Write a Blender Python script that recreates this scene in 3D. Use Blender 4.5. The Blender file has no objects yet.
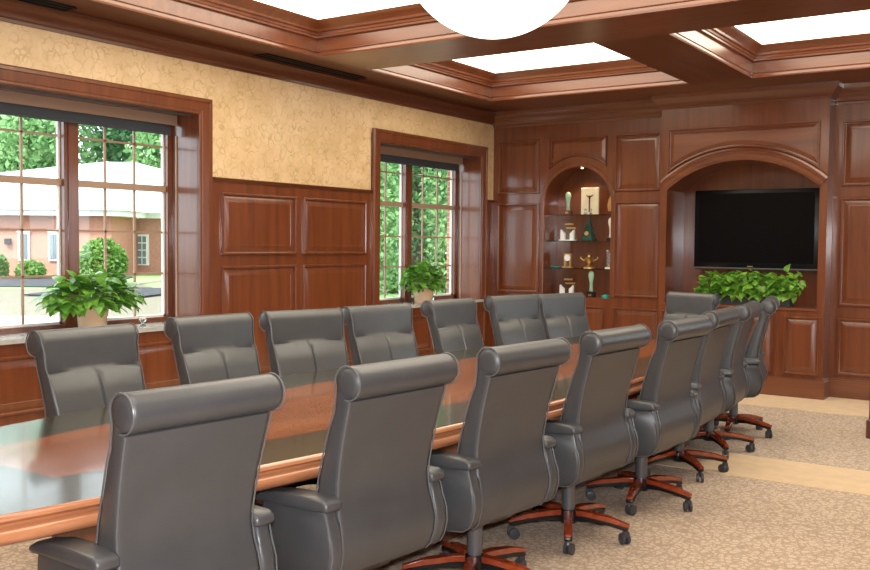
import bpy, bmesh, math, random
import numpy as np
from mathutils import Vector, Matrix
random.seed(7); rng = np.random.default_rng(7)
PI = math.pi
SC = bpy.context.scene
COL = SC.collection

# ------------------------------------------------------------------ materials
def new_mat(name):
    m = bpy.data.materials.new(name); m.use_nodes = True
    nt = m.node_tree
    return m, nt, nt.nodes['Principled BSDF']
def ramp(nt, stops):
    r = nt.nodes.new('ShaderNodeValToRGB')
    while len(r.color_ramp.elements) < len(stops): r.color_ramp.elements.new(0.5)
    for e, (p, c) in zip(r.color_ramp.elements, stops):
        e.position = p; e.color = (*c, 1)
    return r
def coords(nt, scale, rot=(0,0,0), kind='Object'):
    tc = nt.nodes.new('ShaderNodeTexCoord'); mp = nt.nodes.new('ShaderNodeMapping')
    mp.inputs['Scale'].default_value = scale; mp.inputs['Rotation'].default_value = rot
    nt.links.new(tc.outputs[kind], mp.inputs[0]); return mp
def wood(name, a, b, c, axis='z', rough=.3, coat=.6, coat_rough=.12, spec=.5, fine=1.0):
    """cherry-like veneer: stretched noise, grain running along axis"""
    m, nt, bs = new_mat(name)
    s = {'x': (.9, 14, 14), 'y': (14, .9, 14), 'z': (14, 14, .9)}[axis]
    mp = coords(nt, tuple(v*fine for v in s))
    n = nt.nodes.new('ShaderNodeTexNoise'); n.inputs['Scale'].default_value = 1.0
    n.inputs['Detail'].default_value = 6; n.inputs['Roughness'].default_value = .62; n.inputs['Distortion'].default_value = .5
    nt.links.new(mp.outputs[0], n.inputs['Vector'])
    r = ramp(nt, [(.28, a), (.5, b), (.75, c)])
    nt.links.new(n.outputs['Fac'], r.inputs[0]); nt.links.new(r.outputs[0], bs.inputs['Base Color'])
    bs.inputs['Roughness'].default_value = rough
    bs.inputs['Specular IOR Level'].default_value = spec
    bs.inputs['Coat Weight'].default_value = coat; bs.inputs['Coat Roughness'].default_value = coat_rough
    return m
def plain(name, col, rough=.5, metal=0, coat=0, noise=0, bump=0, bscale=200, trans=0, ior=1.45, spec=.5):
    m, nt, bs = new_mat(name)
    bs.inputs['Base Color'].default_value = (*col, 1); bs.inputs['Roughness'].default_value = rough
    bs.inputs['Metallic'].default_value = metal; bs.inputs['Coat Weight'].default_value = coat
    bs.inputs['Transmission Weight'].default_value = trans; bs.inputs['IOR'].default_value = ior
    bs.inputs['Specular IOR Level'].default_value = spec
    if noise:
        mp = coords(nt, (1,1,1)); n = nt.nodes.new('ShaderNodeTexNoise'); n.inputs['Scale'].default_value = 9
        n.inputs['Detail'].default_value = 4
        nt.links.new(mp.outputs[0], n.inputs['Vector'])
        r = ramp(nt, [(.3, tuple(v*(1-noise) for v in col)), (.7, tuple(min(1, v*(1+noise)) for v in col))])
        nt.links.new(n.outputs['Fac'], r.inputs[0]); nt.links.new(r.outputs[0], bs.inputs['Base Color'])
    if bump:
        mp = coords(nt, (1,1,1)); n = nt.nodes.new('ShaderNodeTexNoise'); n.inputs['Scale'].default_value = bscale
        nt.links.new(mp.outputs[0], n.inputs['Vector'])
        b = nt.nodes.new('ShaderNodeBump'); b.inputs['Strength'].default_value = bump; b.inputs['Distance'].default_value = .004
        nt.links.new(n.outputs['Fac'], b.inputs['Height']); nt.links.new(b.outputs[0], bs.inputs['Normal'])
    return m
def emit(name, col, strength):
    m = bpy.data.materials.new(name); m.use_nodes = True; nt = m.node_tree; nt.nodes.clear()
    e = nt.nodes.new('ShaderNodeEmission'); e.inputs[0].default_value = (*col, 1); e.inputs[1].default_value = strength
    o = nt.nodes.new('ShaderNodeOutputMaterial'); nt.links.new(e.outputs[0], o.inputs[0]); return m

W_A, W_B, W_C = (.100,.025,.0085), (.150,.040,.0125), (.195,.056,.0175)
WOOD = wood('cherry_wood', W_A, W_B, W_C, 'z')
WOODX = wood('cherry_wood_cross', W_A, W_B, W_C, 'x', coat=1, coat_rough=.25)
WOODY = wood('cherry_wood_long', tuple(v*.75 for v in W_A), tuple(v*.75 for v in W_B), tuple(v*.75 for v in W_C), 'y', rough=.4, coat=.25)
TABLE_WOOD = wood('table_centre_veneer', (.13,.034,.009), (.20,.056,.014), (.26,.08,.022), 'y', rough=.25, coat=.4, coat_rough=.08, spec=.3, fine=.6)
TABLE_DARK = wood('table_dark_border_veneer', (.016,.016,.011), (.028,.026,.017), (.045,.04,.026), 'y', rough=.25, coat=.4, coat_rough=.1, spec=.3)
TABLE_EDGE = wood('table_edge_wood', (.25,.088,.036), (.35,.135,.06), (.44,.19,.09), 'y', rough=.25, coat=.8, coat_rough=.1)
LEG_WOOD = wood('chair_base_wood', (.16,.02,.008), (.27,.042,.014), (.36,.07,.02), 'x', rough=.22, coat=1, coat_rough=.06)
LEATHER = plain('black_leather', (.047,.049,.053), .40, noise=.08, bump=.12, bscale=260, spec=.8, coat=.04)
PIPING = plain('leather_piping', (.10,.10,.105), .35)
BLACK = plain('black_plastic', (.008,.008,.009), .35)
GREYMETAL = plain('grey_steel', (.13,.13,.135), .35, metal=.4)
CASTERM = plain('caster_grey', (.05,.05,.055), .4)
STONE = plain('sill_stone', (.42,.42,.40), .2, noise=.12, coat=.3)
SHADE = plain('shade_fabric', (.055,.066,.08), .7)
WHITE = plain('white_paint', (.8,.8,.78), .5)
MUNTIN = plain('muntin_paint', (.36,.24,.17), .4)
POT = plain('terracotta_cream', (.72,.50,.34), .55, noise=.06)
SOIL = plain('soil', (.03,.018,.01), .9)
TROUGHM = plain('dark_grey_trough', (.035,.037,.04), .5)
TVBLACK = plain('tv_screen', (.003,.003,.004), .3, spec=.12)
TVBEZ = plain('tv_bezel', (.006,.006,.008), .3, spec=.3)
TVSILV = plain('tv_silver_strip', (.16,.17,.18), .3, metal=.5)
VENTM = plain('vent_black', (.004,.004,.004), .7)
GOLD = plain('gold_metal', (.65,.42,.16), .3, metal=.9)
JADE = plain('green_patina', (.30,.50,.34), .4, noise=.15)
DGREEN = plain('dark_green_marble', (.02,.06,.045), .2, noise=.4)
CREAM = plain('cream_plaque', (.72,.64,.44), .5, noise=.1)
IVORY = plain('ivory', (.75,.70,.58), .4)
CRYSTAL = plain('clear_crystal', (.85,.9,.92), .05, trans=.85)
TEAL = plain('teal_glass', (.02,.5,.42), .15, trans=.3)
BASEWOOD = plain('dark_base_wood', (.12,.03,.012), .3, coat=.5)

def glass_mat(name, refl=.08, tint=(1,1,1)):
    m = bpy.data.materials.new(name); m.use_nodes = True; nt = m.node_tree; nt.nodes.clear()
    t = nt.nodes.new('ShaderNodeBsdfTransparent'); t.inputs[0].default_value = (*tint, 1)
    g = nt.nodes.new('ShaderNodeBsdfGlossy'); g.inputs['Roughness'].default_value = .02
    lw_ = nt.nodes.new('ShaderNodeLayerWeight'); lw_.inputs[0].default_value = .5
    pw = nt.nodes.new('ShaderNodeMath'); pw.operation = 'POWER'; pw.inputs[1].default_value = 5; nt.links.new(lw_.outputs['Facing'], pw.inputs[0])
    f = nt.nodes.new('ShaderNodeMath'); f.operation = 'MULTIPLY_ADD'; f.inputs[1].default_value = .9; f.inputs[2].default_value = .03; nt.links.new(pw.outputs[0], f.inputs[0])
    mx = nt.nodes.new('ShaderNodeMixShader'); o = nt.nodes.new('ShaderNodeOutputMaterial')
    nt.links.new(f.outputs[0], mx.inputs[0]); nt.links.new(t.outputs[0], mx.inputs[1])
    nt.links.new(g.outputs[0], mx.inputs[2]); nt.links.new(mx.outputs[0], o.inputs[0]); return m
GLASS = glass_mat('window_glass', tint=(.96,.98,.97))
SHELFGLASS = glass_mat('shelf_glass', tint=(.80,.90,.87))

def wallpaper_mat():
    """gold paper with thin tan scrolls: rings round scattered centres, cut by a lattice"""
    m, nt, bs = new_mat('gold_scroll_wallpaper')
    mp = coords(nt, (1,1,1))
    n0 = nt.nodes.new('ShaderNodeTexNoise'); n0.inputs['Scale'].default_value = 9
    nt.links.new(mp.outputs[0], n0.inputs['Vector'])
    wr = nt.nodes.new('ShaderNodeVectorMath'); wr.operation = 'MULTIPLY_ADD'; wr.inputs[1].default_value = (.06,.06,.06)
    nt.links.new(n0.outputs['Color'], wr.inputs[0]); nt.links.new(mp.outputs[0], wr.inputs[2])
    def lines(scale, mult, w, rand):
        v = nt.nodes.new('ShaderNodeTexVoronoi'); v.inputs['Scale'].default_value = scale; v.inputs['Randomness'].default_value = rand
        nt.links.new(wr.outputs[0], v.inputs['Vector'])
        mu = nt.nodes.new('ShaderNodeMath'); mu.operation = 'MULTIPLY'; mu.inputs[1].default_value = mult; nt.links.new(v.outputs['Distance'], mu.inputs[0])
        fr = nt.nodes.new('ShaderNodeMath'); fr.operation = 'PINGPONG'; fr.inputs[1].default_value = 1; nt.links.new(mu.outputs[0], fr.inputs[0])
        r = ramp(nt, [(0, (0,0,0)), (w, (0,0,0)), (w+.12, (1,1,1))]); nt.links.new(fr.outputs[0], r.inputs[0]); return r
    r1 = lines(12, 3.4, .10, .6); r2 = lines(21, 3.0, .08, .9)
    mu = nt.nodes.new('ShaderNodeMix'); mu.data_type = 'RGBA'; mu.blend_type = 'MULTIPLY'; mu.inputs[0].default_value = .55
    nt.links.new(r1.outputs[0], mu.inputs[6]); nt.links.new(r2.outputs[0], mu.inputs[7])
    big = nt.nodes.new('ShaderNodeTexNoise'); big.inputs['Scale'].default_value = 5
    nt.links.new(mp.outputs[0], big.inputs['Vector'])
    base = ramp(nt, [(.35, (.66,.46,.25)), (.7, (.76,.56,.34))]); nt.links.new(big.outputs['Fac'], base.inputs[0])
    fade = ramp(nt, [(.38, (.15,.15,.15)), (.62, (.75,.75,.75))]); nt.links.new(n0.outputs['Fac'], fade.inputs[0])
    dk = nt.nodes.new('ShaderNodeMix'); dk.data_type = 'RGBA'; nt.links.new(fade.outputs[0], dk.inputs[0])
    nt.links.new(base.outputs[0], dk.inputs[6]); dk.inputs[7].default_value = (.50,.33,.15,1)
    fin = nt.nodes.new('ShaderNodeMix'); fin.data_type = 'RGBA'
    nt.links.new(mu.outputs[2], fin.inputs[0]); nt.links.new(dk.outputs[2], fin.inputs[6])
    nt.links.new(base.outputs[0], fin.inputs[7]); nt.links.new(fin.outputs[2], bs.inputs['Base Color'])
    bs.inputs['Roughness'].default_value = .42; bs.inputs['Specular IOR Level'].default_value = .5
    return m
WALLPAPER = wallpaper_mat()

def carpet_mat():
    m, nt, bs = new_mat('patterned_carpet')
    mp = coords(nt, (1,1,1))
    n0 = nt.nodes.new('ShaderNodeTexNoise'); n0.inputs['Scale'].default_value = 22
    nt.links.new(mp.outputs[0], n0.inputs['Vector'])
    ma = nt.nodes.new('ShaderNodeVectorMath'); ma.operation = 'MULTIPLY_ADD'; ma.inputs[1].default_value = (.035,.035,0)
    nt.links.new(n0.outputs['Color'], ma.inputs[0]); nt.links.new(mp.outputs[0], ma.inputs[2])
    v = nt.nodes.new('ShaderNodeTexVoronoi'); v.feature = 'DISTANCE_TO_EDGE'; v.inputs['Scale'].default_value = 27
    v.inputs['Randomness'].default_value = .75
    nt.links.new(ma.outputs[0], v.inputs['Vector'])
    r = ramp(nt, [(.03, (.45,.335,.25)), (.17, (.64,.505,.395))]); nt.links.new(v.outputs['Distance'], r.inputs[0])
    f = nt.nodes.new('ShaderNodeTexNoise'); f.inputs['Scale'].default_value = 160; f.inputs['Detail'].default_value = 3
    nt.links.new(mp.outputs[0], f.inputs['Vector'])
    r2 = ramp(nt, [(.3, (.62,.62,.62)), (.7, (1.15,1.15,1.15))]); nt.links.new(f.outputs['Fac'], r2.inputs[0])
    mu = nt.nodes.new('ShaderNodeMix'); mu.data_type = 'RGBA'; mu.blend_type = 'MULTIPLY'; mu.inputs[0].default_value = 1
    nt.links.new(r.outputs[0], mu.inputs[6]); nt.links.new(r2.outputs[0], mu.inputs[7])
    nt.links.new(mu.outputs[2], bs.inputs['Base Color'])
    bs.inputs['Roughness'].default_value = .95; bs.inputs['Specular IOR Level'].default_value = .1
    b = nt.nodes.new('ShaderNodeBump'); b.inputs['Strength'].default_value = .5; b.inputs['Distance'].default_value = .006
    nt.links.new(r.outputs[0], b.inputs['Height']); nt.links.new(b.outputs[0], bs.inputs['Normal'])
    return m
CARPET = carpet_mat()
BORDER = plain('tan_carpet_border', (.68,.50,.33), .95, noise=.06, bump=.3, bscale=300, spec=.1)

def brick_mat():
    m, nt, bs = new_mat('red_brick')
    mp = coords(nt, (1,1,1), (PI/2,0,0))
    b = nt.nodes.new('ShaderNodeTexBrick'); b.inputs['Scale'].default_value = 4
    b.inputs['Color1'].default_value = (.42,.17,.11,1); b.inputs['Color2'].default_value = (.34,.12,.08,1)
    b.inputs['Mortar'].default_value = (.5,.4,.34,1)
    nt.links.new(mp.outputs[0], b.inputs['Vector']); nt.links.new(b.outputs[0], bs.inputs['Base Color'])
    bs.inputs['Roughness'].default_value = .9
    return m
BRICK = brick_mat()
def leaf_mat(name, a, b, rough=.4, trans=.25):
    m, nt, bs = new_mat(name)
    mp = coords(nt, (1,1,1)); n = nt.nodes.new('ShaderNodeTexNoise'); n.inputs['Scale'].default_value = 14
    nt.links.new(mp.outputs[0], n.inputs['Vector'])
    r = ramp(nt, [(.35, a), (.65, b)]); nt.links.new(n.outputs['Fac'], r.inputs[0])
    nt.links.new(r.outputs[0], bs.inputs['Base Color']); bs.inputs['Roughness'].default_value = rough
    tr = nt.nodes.new('ShaderNodeBsdfTranslucent'); nt.links.new(r.outputs[0], tr.inputs[0])
    mx = nt.nodes.new('ShaderNodeMixShader'); mx.inputs[0].default_value = trans
    out = nt.nodes['Material Output']
    nt.links.new(bs.outputs[0], mx.inputs[1]); nt.links.new(tr.outputs[0], mx.inputs[2]); nt.links.new(mx.outputs[0], out.inputs[0])
    return m
LEAF = leaf_mat('pothos_leaf', (.07,.24,.03), (.22,.46,.07), .3)
LEAF2 = leaf_mat('planter_leaf', (.10,.30,.03), (.30,.55,.08), .35)
STEM = plain('green_stem', (.25,.38,.08), .5)
TREE_A = leaf_mat('tree_leaf_bright', (.14,.32,.12), (.30,.50,.20), .6, .35)
TREE_B = leaf_mat('tree_leaf_deep', (.09,.25,.12), (.20,.40,.18), .6, .35)
BUSH = leaf_mat('hedge_leaf', (.08,.2,.03), (.17,.32,.06), .6)
BARK = plain('bark', (.12,.09,.07), .9)
ROOFM = plain('pale_shingles', (.50,.55,.58), .8, noise=.08)
GRASS = plain('lawn', (.20,.34,.12), .9, noise=.25)
DRIVE = plain('tan_driveway', (.17,.15,.11), .9, noise=.1)
CONC = plain('pale_concrete', (.80,.79,.76), .8)
MULCH = plain('dark_mulch', (.035,.035,.045), .9, noise=.3)
DARKGLASS = plain('far_window_glass', (.16,.20,.22), .1)

# ------------------------------------------------------------------ mesh helper
class MB:
    def __init__(s): s.bm = bmesh.new()
    def box(s, x0, x1, y0, y1, z0, z1, bev=0, seg=1):
        vs = [s.bm.verts.new(p) for p in ((x0,y0,z0),(x1,y0,z0),(x1,y1,z0),(x0,y1,z0),(x0,y0,z1),(x1,y0,z1),(x1,y1,z1),(x0,y1,z1))]
        fs = [s.bm.faces.new([vs[i] for i in f]) for f in ((0,3,2,1),(4,5,6,7),(0,1,5,4),(1,2,6,5),(2,3,7,6),(3,0,4,7))]
        if bev:
            es = list({e for f in fs for e in f.edges})
            bmesh.ops.bevel(s.bm, geom=es, offset=bev, segments=seg, profile=.5, affect='EDGES')
        return s
    def tube(s, pts, r, n=10, cap=True):
        pts = [Vector(p) for p in pts]; rs = r if isinstance(r, (list, tuple)) else [r]*len(pts)
        rings = []
        prev = None
        for i, p in enumerate(pts):
            d = (pts[min(i+1, len(pts)-1)] - pts[max(i-1, 0)]).normalized()
            if prev is None:
                a = Vector((0,0,1)) if abs(d.z) < .9 else Vector((1,0,0))
                u = d.cross(a).normalized()
            else:
                u = (prev - d*prev.dot(d)).normalized()
            prev = u; w = d.cross(u)
            rings.append([s.bm.verts.new(p + (u*math.cos(t) + w*math.sin(t))*rs[i]) for t in [2*PI*k/n for k in range(n)]])
        for a, b in zip(rings, rings[1:]):
            for k in range(n): s.bm.faces.new((a[k], a[(k+1)%n], b[(k+1)%n], b[k]))
        if cap:
            s.bm.faces.new(rings[0][::-1]); s.bm.faces.new(rings[-1])
        return s
    def lathe(s, prof, c=(0,0,0), n=24):
        rings = []
        for r, z in prof:
            if r < 1e-5: rings.append([s.bm.verts.new((c[0], c[1], c[2]+z))]*n)
            else: rings.append([s.bm.verts.new((c[0]+r*math.cos(2*PI*k/n), c[1]+r*math.sin(2*PI*k/n), c[2]+z)) for k in range(n)])
        for a, b in zip(rings, rings[1:]):
            for k in range(n):
                f = []
                for v in (a[k], a[(k+1)%n], b[(k+1)%n], b[k]):
                    if v not in f: f.append(v)
                if len(f) > 2: s.bm.faces.new(f)
        return s
    def prism(s, pts, fmap, b0, b1, bev=0):
        """closed 2D polygon extruded between b0 and b1 through fmap(u,v,b)"""
        A = [s.bm.verts.new(fmap(u, v, b0)) for u, v in pts]; B = [s.bm.verts.new(fmap(u, v, b1)) for u, v in pts]
        n = len(pts); fs = [s.bm.faces.new(A[::-1]), s.bm.faces.new(B)]
        for k in range(n): fs.append(s.bm.faces.new((A[k], A[(k+1)%n], B[(k+1)%n], B[k])))
        if bev:
            es = list(set(fs[0].edges) | set(fs[1].edges))
            bmesh.ops.bevel(s.bm, geom=es, offset=bev, segments=2, profile=.5, affect='EDGES')
        return s
    def sweep(s, path, prof, fmap, closed=True, fill=False):
        """profile (a,b) swept round a 2D path (a = inward offset for a CCW path) with mitred corners"""
        n = len(path); P = [Vector(p) for p in path]; rings = []
        for i in range(n):
            if closed or 0 < i < n-1:
                d0 = (P[i]-P[i-1]).normalized(); d1 = (P[(i+1)%n]-P[i]).normalized()
            else:
                d0 = d1 = (P[1]-P[0]).normalized() if i == 0 else (P[-1]-P[-2]).normalized()
            n0 = Vector((-d0.y, d0.x)); n1 = Vector((-d1.y, d1.x)); m = n0 + n1
            m = m / max(.25, m.dot(n0))
            rings.append([s.bm.verts.new(fmap(P[i].x + m.x*a, P[i].y + m.y*a, b)) for a, b in prof])
        for i in range(n if closed else n-1):
            A, B = rings[i], rings[(i+1)%n]
            for k in range(len(prof)-1): s.bm.faces.new((A[k], B[k], B[k+1], A[k+1]))
        if fill: s.bm.faces.new([r[-1] for r in rings])
        if not closed:
            for r in (rings[0], rings[-1]):
                if len(r) > 2: s.bm.faces.new(r)
        return s
    def build(s, name, mat, parent=None, smooth=30, origin=None):
        bmesh.ops.recalc_face_normals(s.bm, faces=s.bm.faces[:])
        if parent is not None and origin is None:
            o = parent
            off = Vector((0,0,0))
            while o is not None:
                off += o.location; o = o.parent
            if off.length > 0: bmesh.ops.translate(s.bm, verts=s.bm.verts[:], vec=-off)
        me = bpy.data.meshes.new(name); s.bm.to_mesh(me); s.bm.free(); me.materials.append(mat)
        ob = bpy.data.objects.new(name, me); COL.objects.link(ob)
        if parent is not None: ob.parent = parent
        if smooth:
            me.polygons.foreach_set('use_smooth', [True]*len(me.polygons)); me.set_sharp_from_angle(angle=math.radians(smooth))
        return ob
def thing(name, label, cat, loc=(0,0,0), group=None):
    o = bpy.data.objects.new(name, None); COL.objects.link(o); o.location = loc; o.empty_display_size = .1
    o['label'] = label; o['category'] = cat
    if group: o['group'] = group
    return o
def struct(name, loc=(0,0,0)):
    o = bpy.data.objects.new(name, None); COL.objects.link(o); o.location = loc; o['kind'] = 'structure'; return o
def tag(o, label, cat, group=None):
    o['label'] = label; o['category'] = cat
    if group: o['group'] = group
    return o
def copy_tree(o, parent=None):
    c = o.copy(); COL.objects.link(c); c.parent = parent
    for ch in list(o.children): copy_tree(ch, c)
    return c

# ------------------------------------------------------------------ room constants (metres)
XL, XR, YB, YN, D, DC = -5.877, .22, 10.35, -.33, 9.93, 9.69
ZS, ZC = 3.07, 3.36           # beam soffit, coffer ceiling
left = lambda u, v, b: (XL + b, u, v)
def backm(y): return lambda u, v, b: (u, y - b, v)
flat = lambda u, v, b: (u, v, b)

# floor ---------------------------------------------------------------
fl = MB().box(-6.1, XR+.2, YN-.2, YB+.2, -.15, 0).build('floor', CARPET, smooth=0); fl['kind'] = 'structure'
m = MB()
m.box(XL, XR, 8.96, D+.1, 0, .004); m.box(XL, XR, 6.13, 6.78, 0, .004)
m.box(XL, XL+.9, YN, 6.13, 0, .004); m.box(XL, XL+.9, 6.78, 8.96, 0, .004)
m.build('carpet_border', BORDER, fl, smooth=0)

# left wall -----------------------------------------------------------
WN = [(3.19, 5.393, 3.32, 5.250), (7.52, 9.731, 7.645, 9.598)]   # casing outer/inner y of the two windows
ZW = 2.018; ZH = 2.512; ZWIN_B = .80; XO = -6.42
wl = MB()
ys = [YN-.1] + [v for w in WN for v in (w[2]-.02, w[3]+.02)] + [YB+.1]
for a, b in ((ys[0], ys[1]), (ys[2], ys[3]), (ys[4], ys[5])): wl.box(-6.05, XL-.004, a, b, 0, 3.4)
for w in WN:
    wl.box(-6.05, XL-.004, w[2]-.02, w[3]+.02, 0, .79); wl.box(-6.05, XL-.004, w[2]-.02, w[3]+.02, 2.53, 3.4)
wl = wl.build('wall_left', WOOD, smooth=0); wl['kind'] = 'structure'
# brick skin outside
m = MB()
for a, b in ((ys[0], ys[1]), (ys[2]+.09, ys[3]), (ys[4]+.12, ys[5])): m.box(XO, -6.30, a, b, -.2, 3.6)
for w in WN:
    m.box(XO, -6.30, w[2], w[3]+.12, -.2, .78); m.box(XO, -6.30, w[2], w[3]+.12, 2.55, 3.6)
m.build('brick_skin', BRICK, wl, smooth=0)
# wallpaper band
m = MB()
m.box(XL-.004, XL-.0005, YN, 3.19, ZW-.01, 3.0); m.box(XL-.004, XL-.0005, 5.393, 7.52, ZW-.01, 3.0); m.box(XL-.004, XL-.0005, 9.731, D, ZW-.01, 3.0)
for w in WN: m.box(XL-.004, XL-.0005, w[0], w[1], 2.60, 3.0)
m.build('wallpaper', WALLPAPER, wl, smooth=0)
# wainscot backing slabs (flat boards) + panels
PROF = [(-.020,0), (-.020,.014), (-.014,.022), (-.004,.022), (.002,.014), (.004,.002), (.012,.000), (.060,.014), (.062,.014), (.064,.012)]
PROF = [(a, b+.001) for a, b in PROF]
def rect(u0, u1, v0, v1): return [(u0,v0), (u1,v0), (u1,v1), (u0,v1)]
def panel(u0, u1, v0, v1, fmap, mat, parent, name='raised_panel'):
    m = MB(); m.sweep(rect(u0, u1, v0, v1), PROF, fmap, fill=True); return m.build(name, mat, parent, smooth=20)
m = MB()
TH = .012
for a, b in ((YN, 3.19), (5.39, 7.52)): m.box(XL-.002, XL+TH, a, b, 0, ZW)
m.box(XL-.002, XL+TH, 9.73, D, 0, ZW)
for w in WN: m.box(XL-.002, XL+TH, w[0]-.001, w[1]+.001, 0, .795)
m.build('wainscot_board', WOOD, wl, smooth=0)
lw = lambda u, v, b: (XL + TH + b, u, v)
cap = [(0,-.03),(.010,-.03),(.014,-.018),(.022,-.012),(.026,0),(0,0)]
for a, b in ((YN, 3.19), (5.39, 7.52), (9.73, D)):
    m = MB(); m.prism([(XL+TH+x, ZW+z) for x, z in cap], lambda u, v, q: (u, q, v), a, b); m.build('cap_rail', WOODY, wl, smooth=0)
cols = [(5.505, 6.378), (6.508, 7.396)]
for u0, u1 in cols + [(YN+.15, .9), (1.05, 2.0), (2.15, 3.08)]:
    for v0, v1 in ((1.400, 1.880), (.335, 1.267)):
        panel(u0, u1, v0, v1, lw, WOOD, wl)
for w in WN:
    a, b = w[0]+.03, w[1]-.03; mid = (a+b)/2
    for u0, u1 in ((a, mid-.06), (mid+.06, b)): panel(u0, u1, .335, .690, lw, WOOD, wl)
bb = MB(); bb.prism([(XL+TH-.001,0),(XL+TH+.02,0),(XL+TH+.02,.13),(XL+TH+.012,.15),(XL+TH+.004,.165),(XL+TH-.001,.17)], lambda u, v, q: (u, q, v), YN, D)
bb = bb.build('baseboard_left', WOODY, smooth=0); bb['kind'] = 'structure'

# crown on the left wall ----------------------------------------------
CROWN = [(-.004, 2.925), (.018, 2.925), (.018, 2.945), (.030, 2.955), (.034, 2.985), (.052, 3.015), (.078, 3.035), (.086, 3.04), (.086, 3.069), (-.004, 3.069)]
m = MB(); m.prism([(XL+a, z) for a, z in CROWN], lambda u, v, q: (u, q, v), YN, D+.02)
t1 = m.build('trim_1', WOODY, smooth=25); t1['kind'] = 'structure'
m = MB(); m.prism([(XR-a, z) for a, z in CROWN], lambda u, v, q: (u, q, v), YN, D+.02)
t2 = m.build('trim_2', WOODY, smooth=25); t2['kind'] = 'structure'

# other walls ---------------------------------------------------------
RW0, RW1 = 6.95, 9.30
w = MB().box(XR, XR+.15, YN-.1, RW0, 0, 3.4).box(XR, XR+.15, RW1, YB+.1, 0, 3.4).box(XR, XR+.15, RW0, RW1, 0, .80).box(XR, XR+.15, RW0, RW1, ZH, 3.4).build('wall_right', WALLPAPER, smooth=0); w['kind'] = 'structure'
MB().box(XR-.015, XR, YN, RW0-.13, 0, ZW).box(XR-.015, XR, RW1+.13, D, 0, ZW).box(XR-.015, XR, RW0-.13, RW1+.13, 0, .80).build('wainscot_board', WOOD, w, smooth=0)
rwm = lambda u, v, b: (XR-.015-b, u, v)
for k in range(6):
    y0 = YN+.15 + k*1.12
    for v0, v1 in ((1.400, 1.880), (.335, 1.267)): panel(y0, y0+.95, v0, v1, rwm, WOOD, w)
W = struct('window_3', (XR, (RW0+RW1)/2, .8))
MB().sweep([(RW1, .80), (RW1, ZH), (RW0, ZH), (RW0, .80)], [(a_, b_) for a_, b_ in [(-.130,0), (-.130,.022), (-.098,.034), (-.030,.020), (0,.012), (0,-.01)]], rwm, closed=False).build('casing', WOOD, W, smooth=20)
rm = (RW0+RW1)/2
m = MB()
m.box(XR+.07, XR+.13, RW0, RW0+.05, .8, ZH).box(XR+.07, XR+.13, RW1-.05, RW1, .8, ZH).box(XR+.07, XR+.13, rm-.06, rm+.06, .8, ZH).box(XR+.07, XR+.13, RW0+.05, RW1-.05, .8, .85).box(XR+.07, XR+.13, RW0+.05, RW1-.05, ZH-.05, ZH)
m.build('window_frame', WOOD, W, smooth=0)
MB().box(XR+.09, XR+.11, RW0+.05, rm-.06, 1.60, 1.65).box(XR+.09, XR+.11, rm+.06, RW1-.05, 1.60, 1.65).build('meeting_rail', MUNTIN, W, smooth=0)
for a_, b_ in ((RW0+.05, rm-.06), (rm+.06, RW1-.05)): MB().box(XR+.098, XR+.102, a_, b_, .85, ZH-.05).build('glass_pane', GLASS, W, smooth=0)
MB().box(XR-.03, XR+.07, RW0, RW1, .796, .825).build('window_sill', STONE, W, smooth=0)
w = MB().box(-6.05, XR+.1, YN-.15, YN, 0, 3.4).build('wall_near', WALLPAPER, smooth=0); w['kind'] = 'structure'
MB().box(XL, XR, YN, YN+.012, 0, ZW).build('wainscot_board', WOOD, w, smooth=0)
w = MB().box(-6.05, XR+.1, YB, YB+.15, 0, 3.4).build('wall_back', WOOD, smooth=0); w['kind'] = 'structure'

# ceiling: beams with soffits, coffers --------------------------------
ce = MB().box(-6.1, XR+.2, YN-.2, YB+.2, ZC+.02, ZC+.12).build('ceiling', WOODX, smooth=0); ce['kind'] = 'structure'
CX0, CX1, BX0, BX1 = -5.42, -.30, -3.155, -2.57
beams = [(XL-.02, CX0, YN, YB), (CX1, XR, YN, YB), (CX0, CX1, 9.08, YB), (CX0, CX1, YN, .45), (CX0, CX1, 6.17, 6.85), (CX0, CX1, 2.75, 3.43),
         (BX0, BX1, 6.85, 9.08), (BX0, BX1, .45, 2.75)]
for i, (a, b, c, d) in enumerate(beams):
    MB().box(a, b, c, d, ZS, ZC+.02).build('ceiling_beam', WOODY if (d-c) > (b-a) else WOODX, ce, smooth=0)
coffers = [(CX0, BX0, 6.85, 9.08), (BX1, CX1, 6.85, 9.08), (CX0, CX1, 3.43, 6.17), (CX0, BX0, .45, 2.75), (BX1, CX1, .45, 2.75)]
# moulding profile (a inward into the opening, z)
CPROF = [(.0,3.0702),(.010,3.0702),(.012,3.082),(.008,3.09),(.004,3.10),(.004,3.108),(.011,3.114),(.004,3.120),(.004,3.215),(.014,3.222),(.030,3.225),(.032,3.240),(.040,3.245),(.044,3.262),(.060,3.270),(.064,3.288),(.075,3.300),(.100,3.318),(.118,3.335),(.125,3.350),(.125,3.379)]
LIGHTM = emit('luminous_ceiling_panel', (1,.885,.69), 4.9)
lab = ['bright white luminous ceiling panel in the coffer nearest the back left corner',
       'bright white luminous ceiling panel in the coffer in front of the television arch',
       'bright white luminous ceiling panel in the wide coffer above the hanging bowl lamp',
       'luminous ceiling panel overhead in the near left coffer by the large window',
       'luminous ceiling panel overhead in the near right coffer above the camera']
for (a, b, c, d), L in zip(coffers, lab):
    MB().sweep(rect(a, b, c, d), CPROF, flat).build('coffer_moulding', WOODX, ce, smooth=25)
    t = thing('ceiling_light', L, 'ceiling light', ((a+b)/2, (c+d)/2, 3.352), 'luminous panels in the coffers')
    MB().box(a+.12, b-.12, c+.12, d-.12, 3.352, 3.356).build('diffuser', LIGHTM, t, smooth=0)
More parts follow.
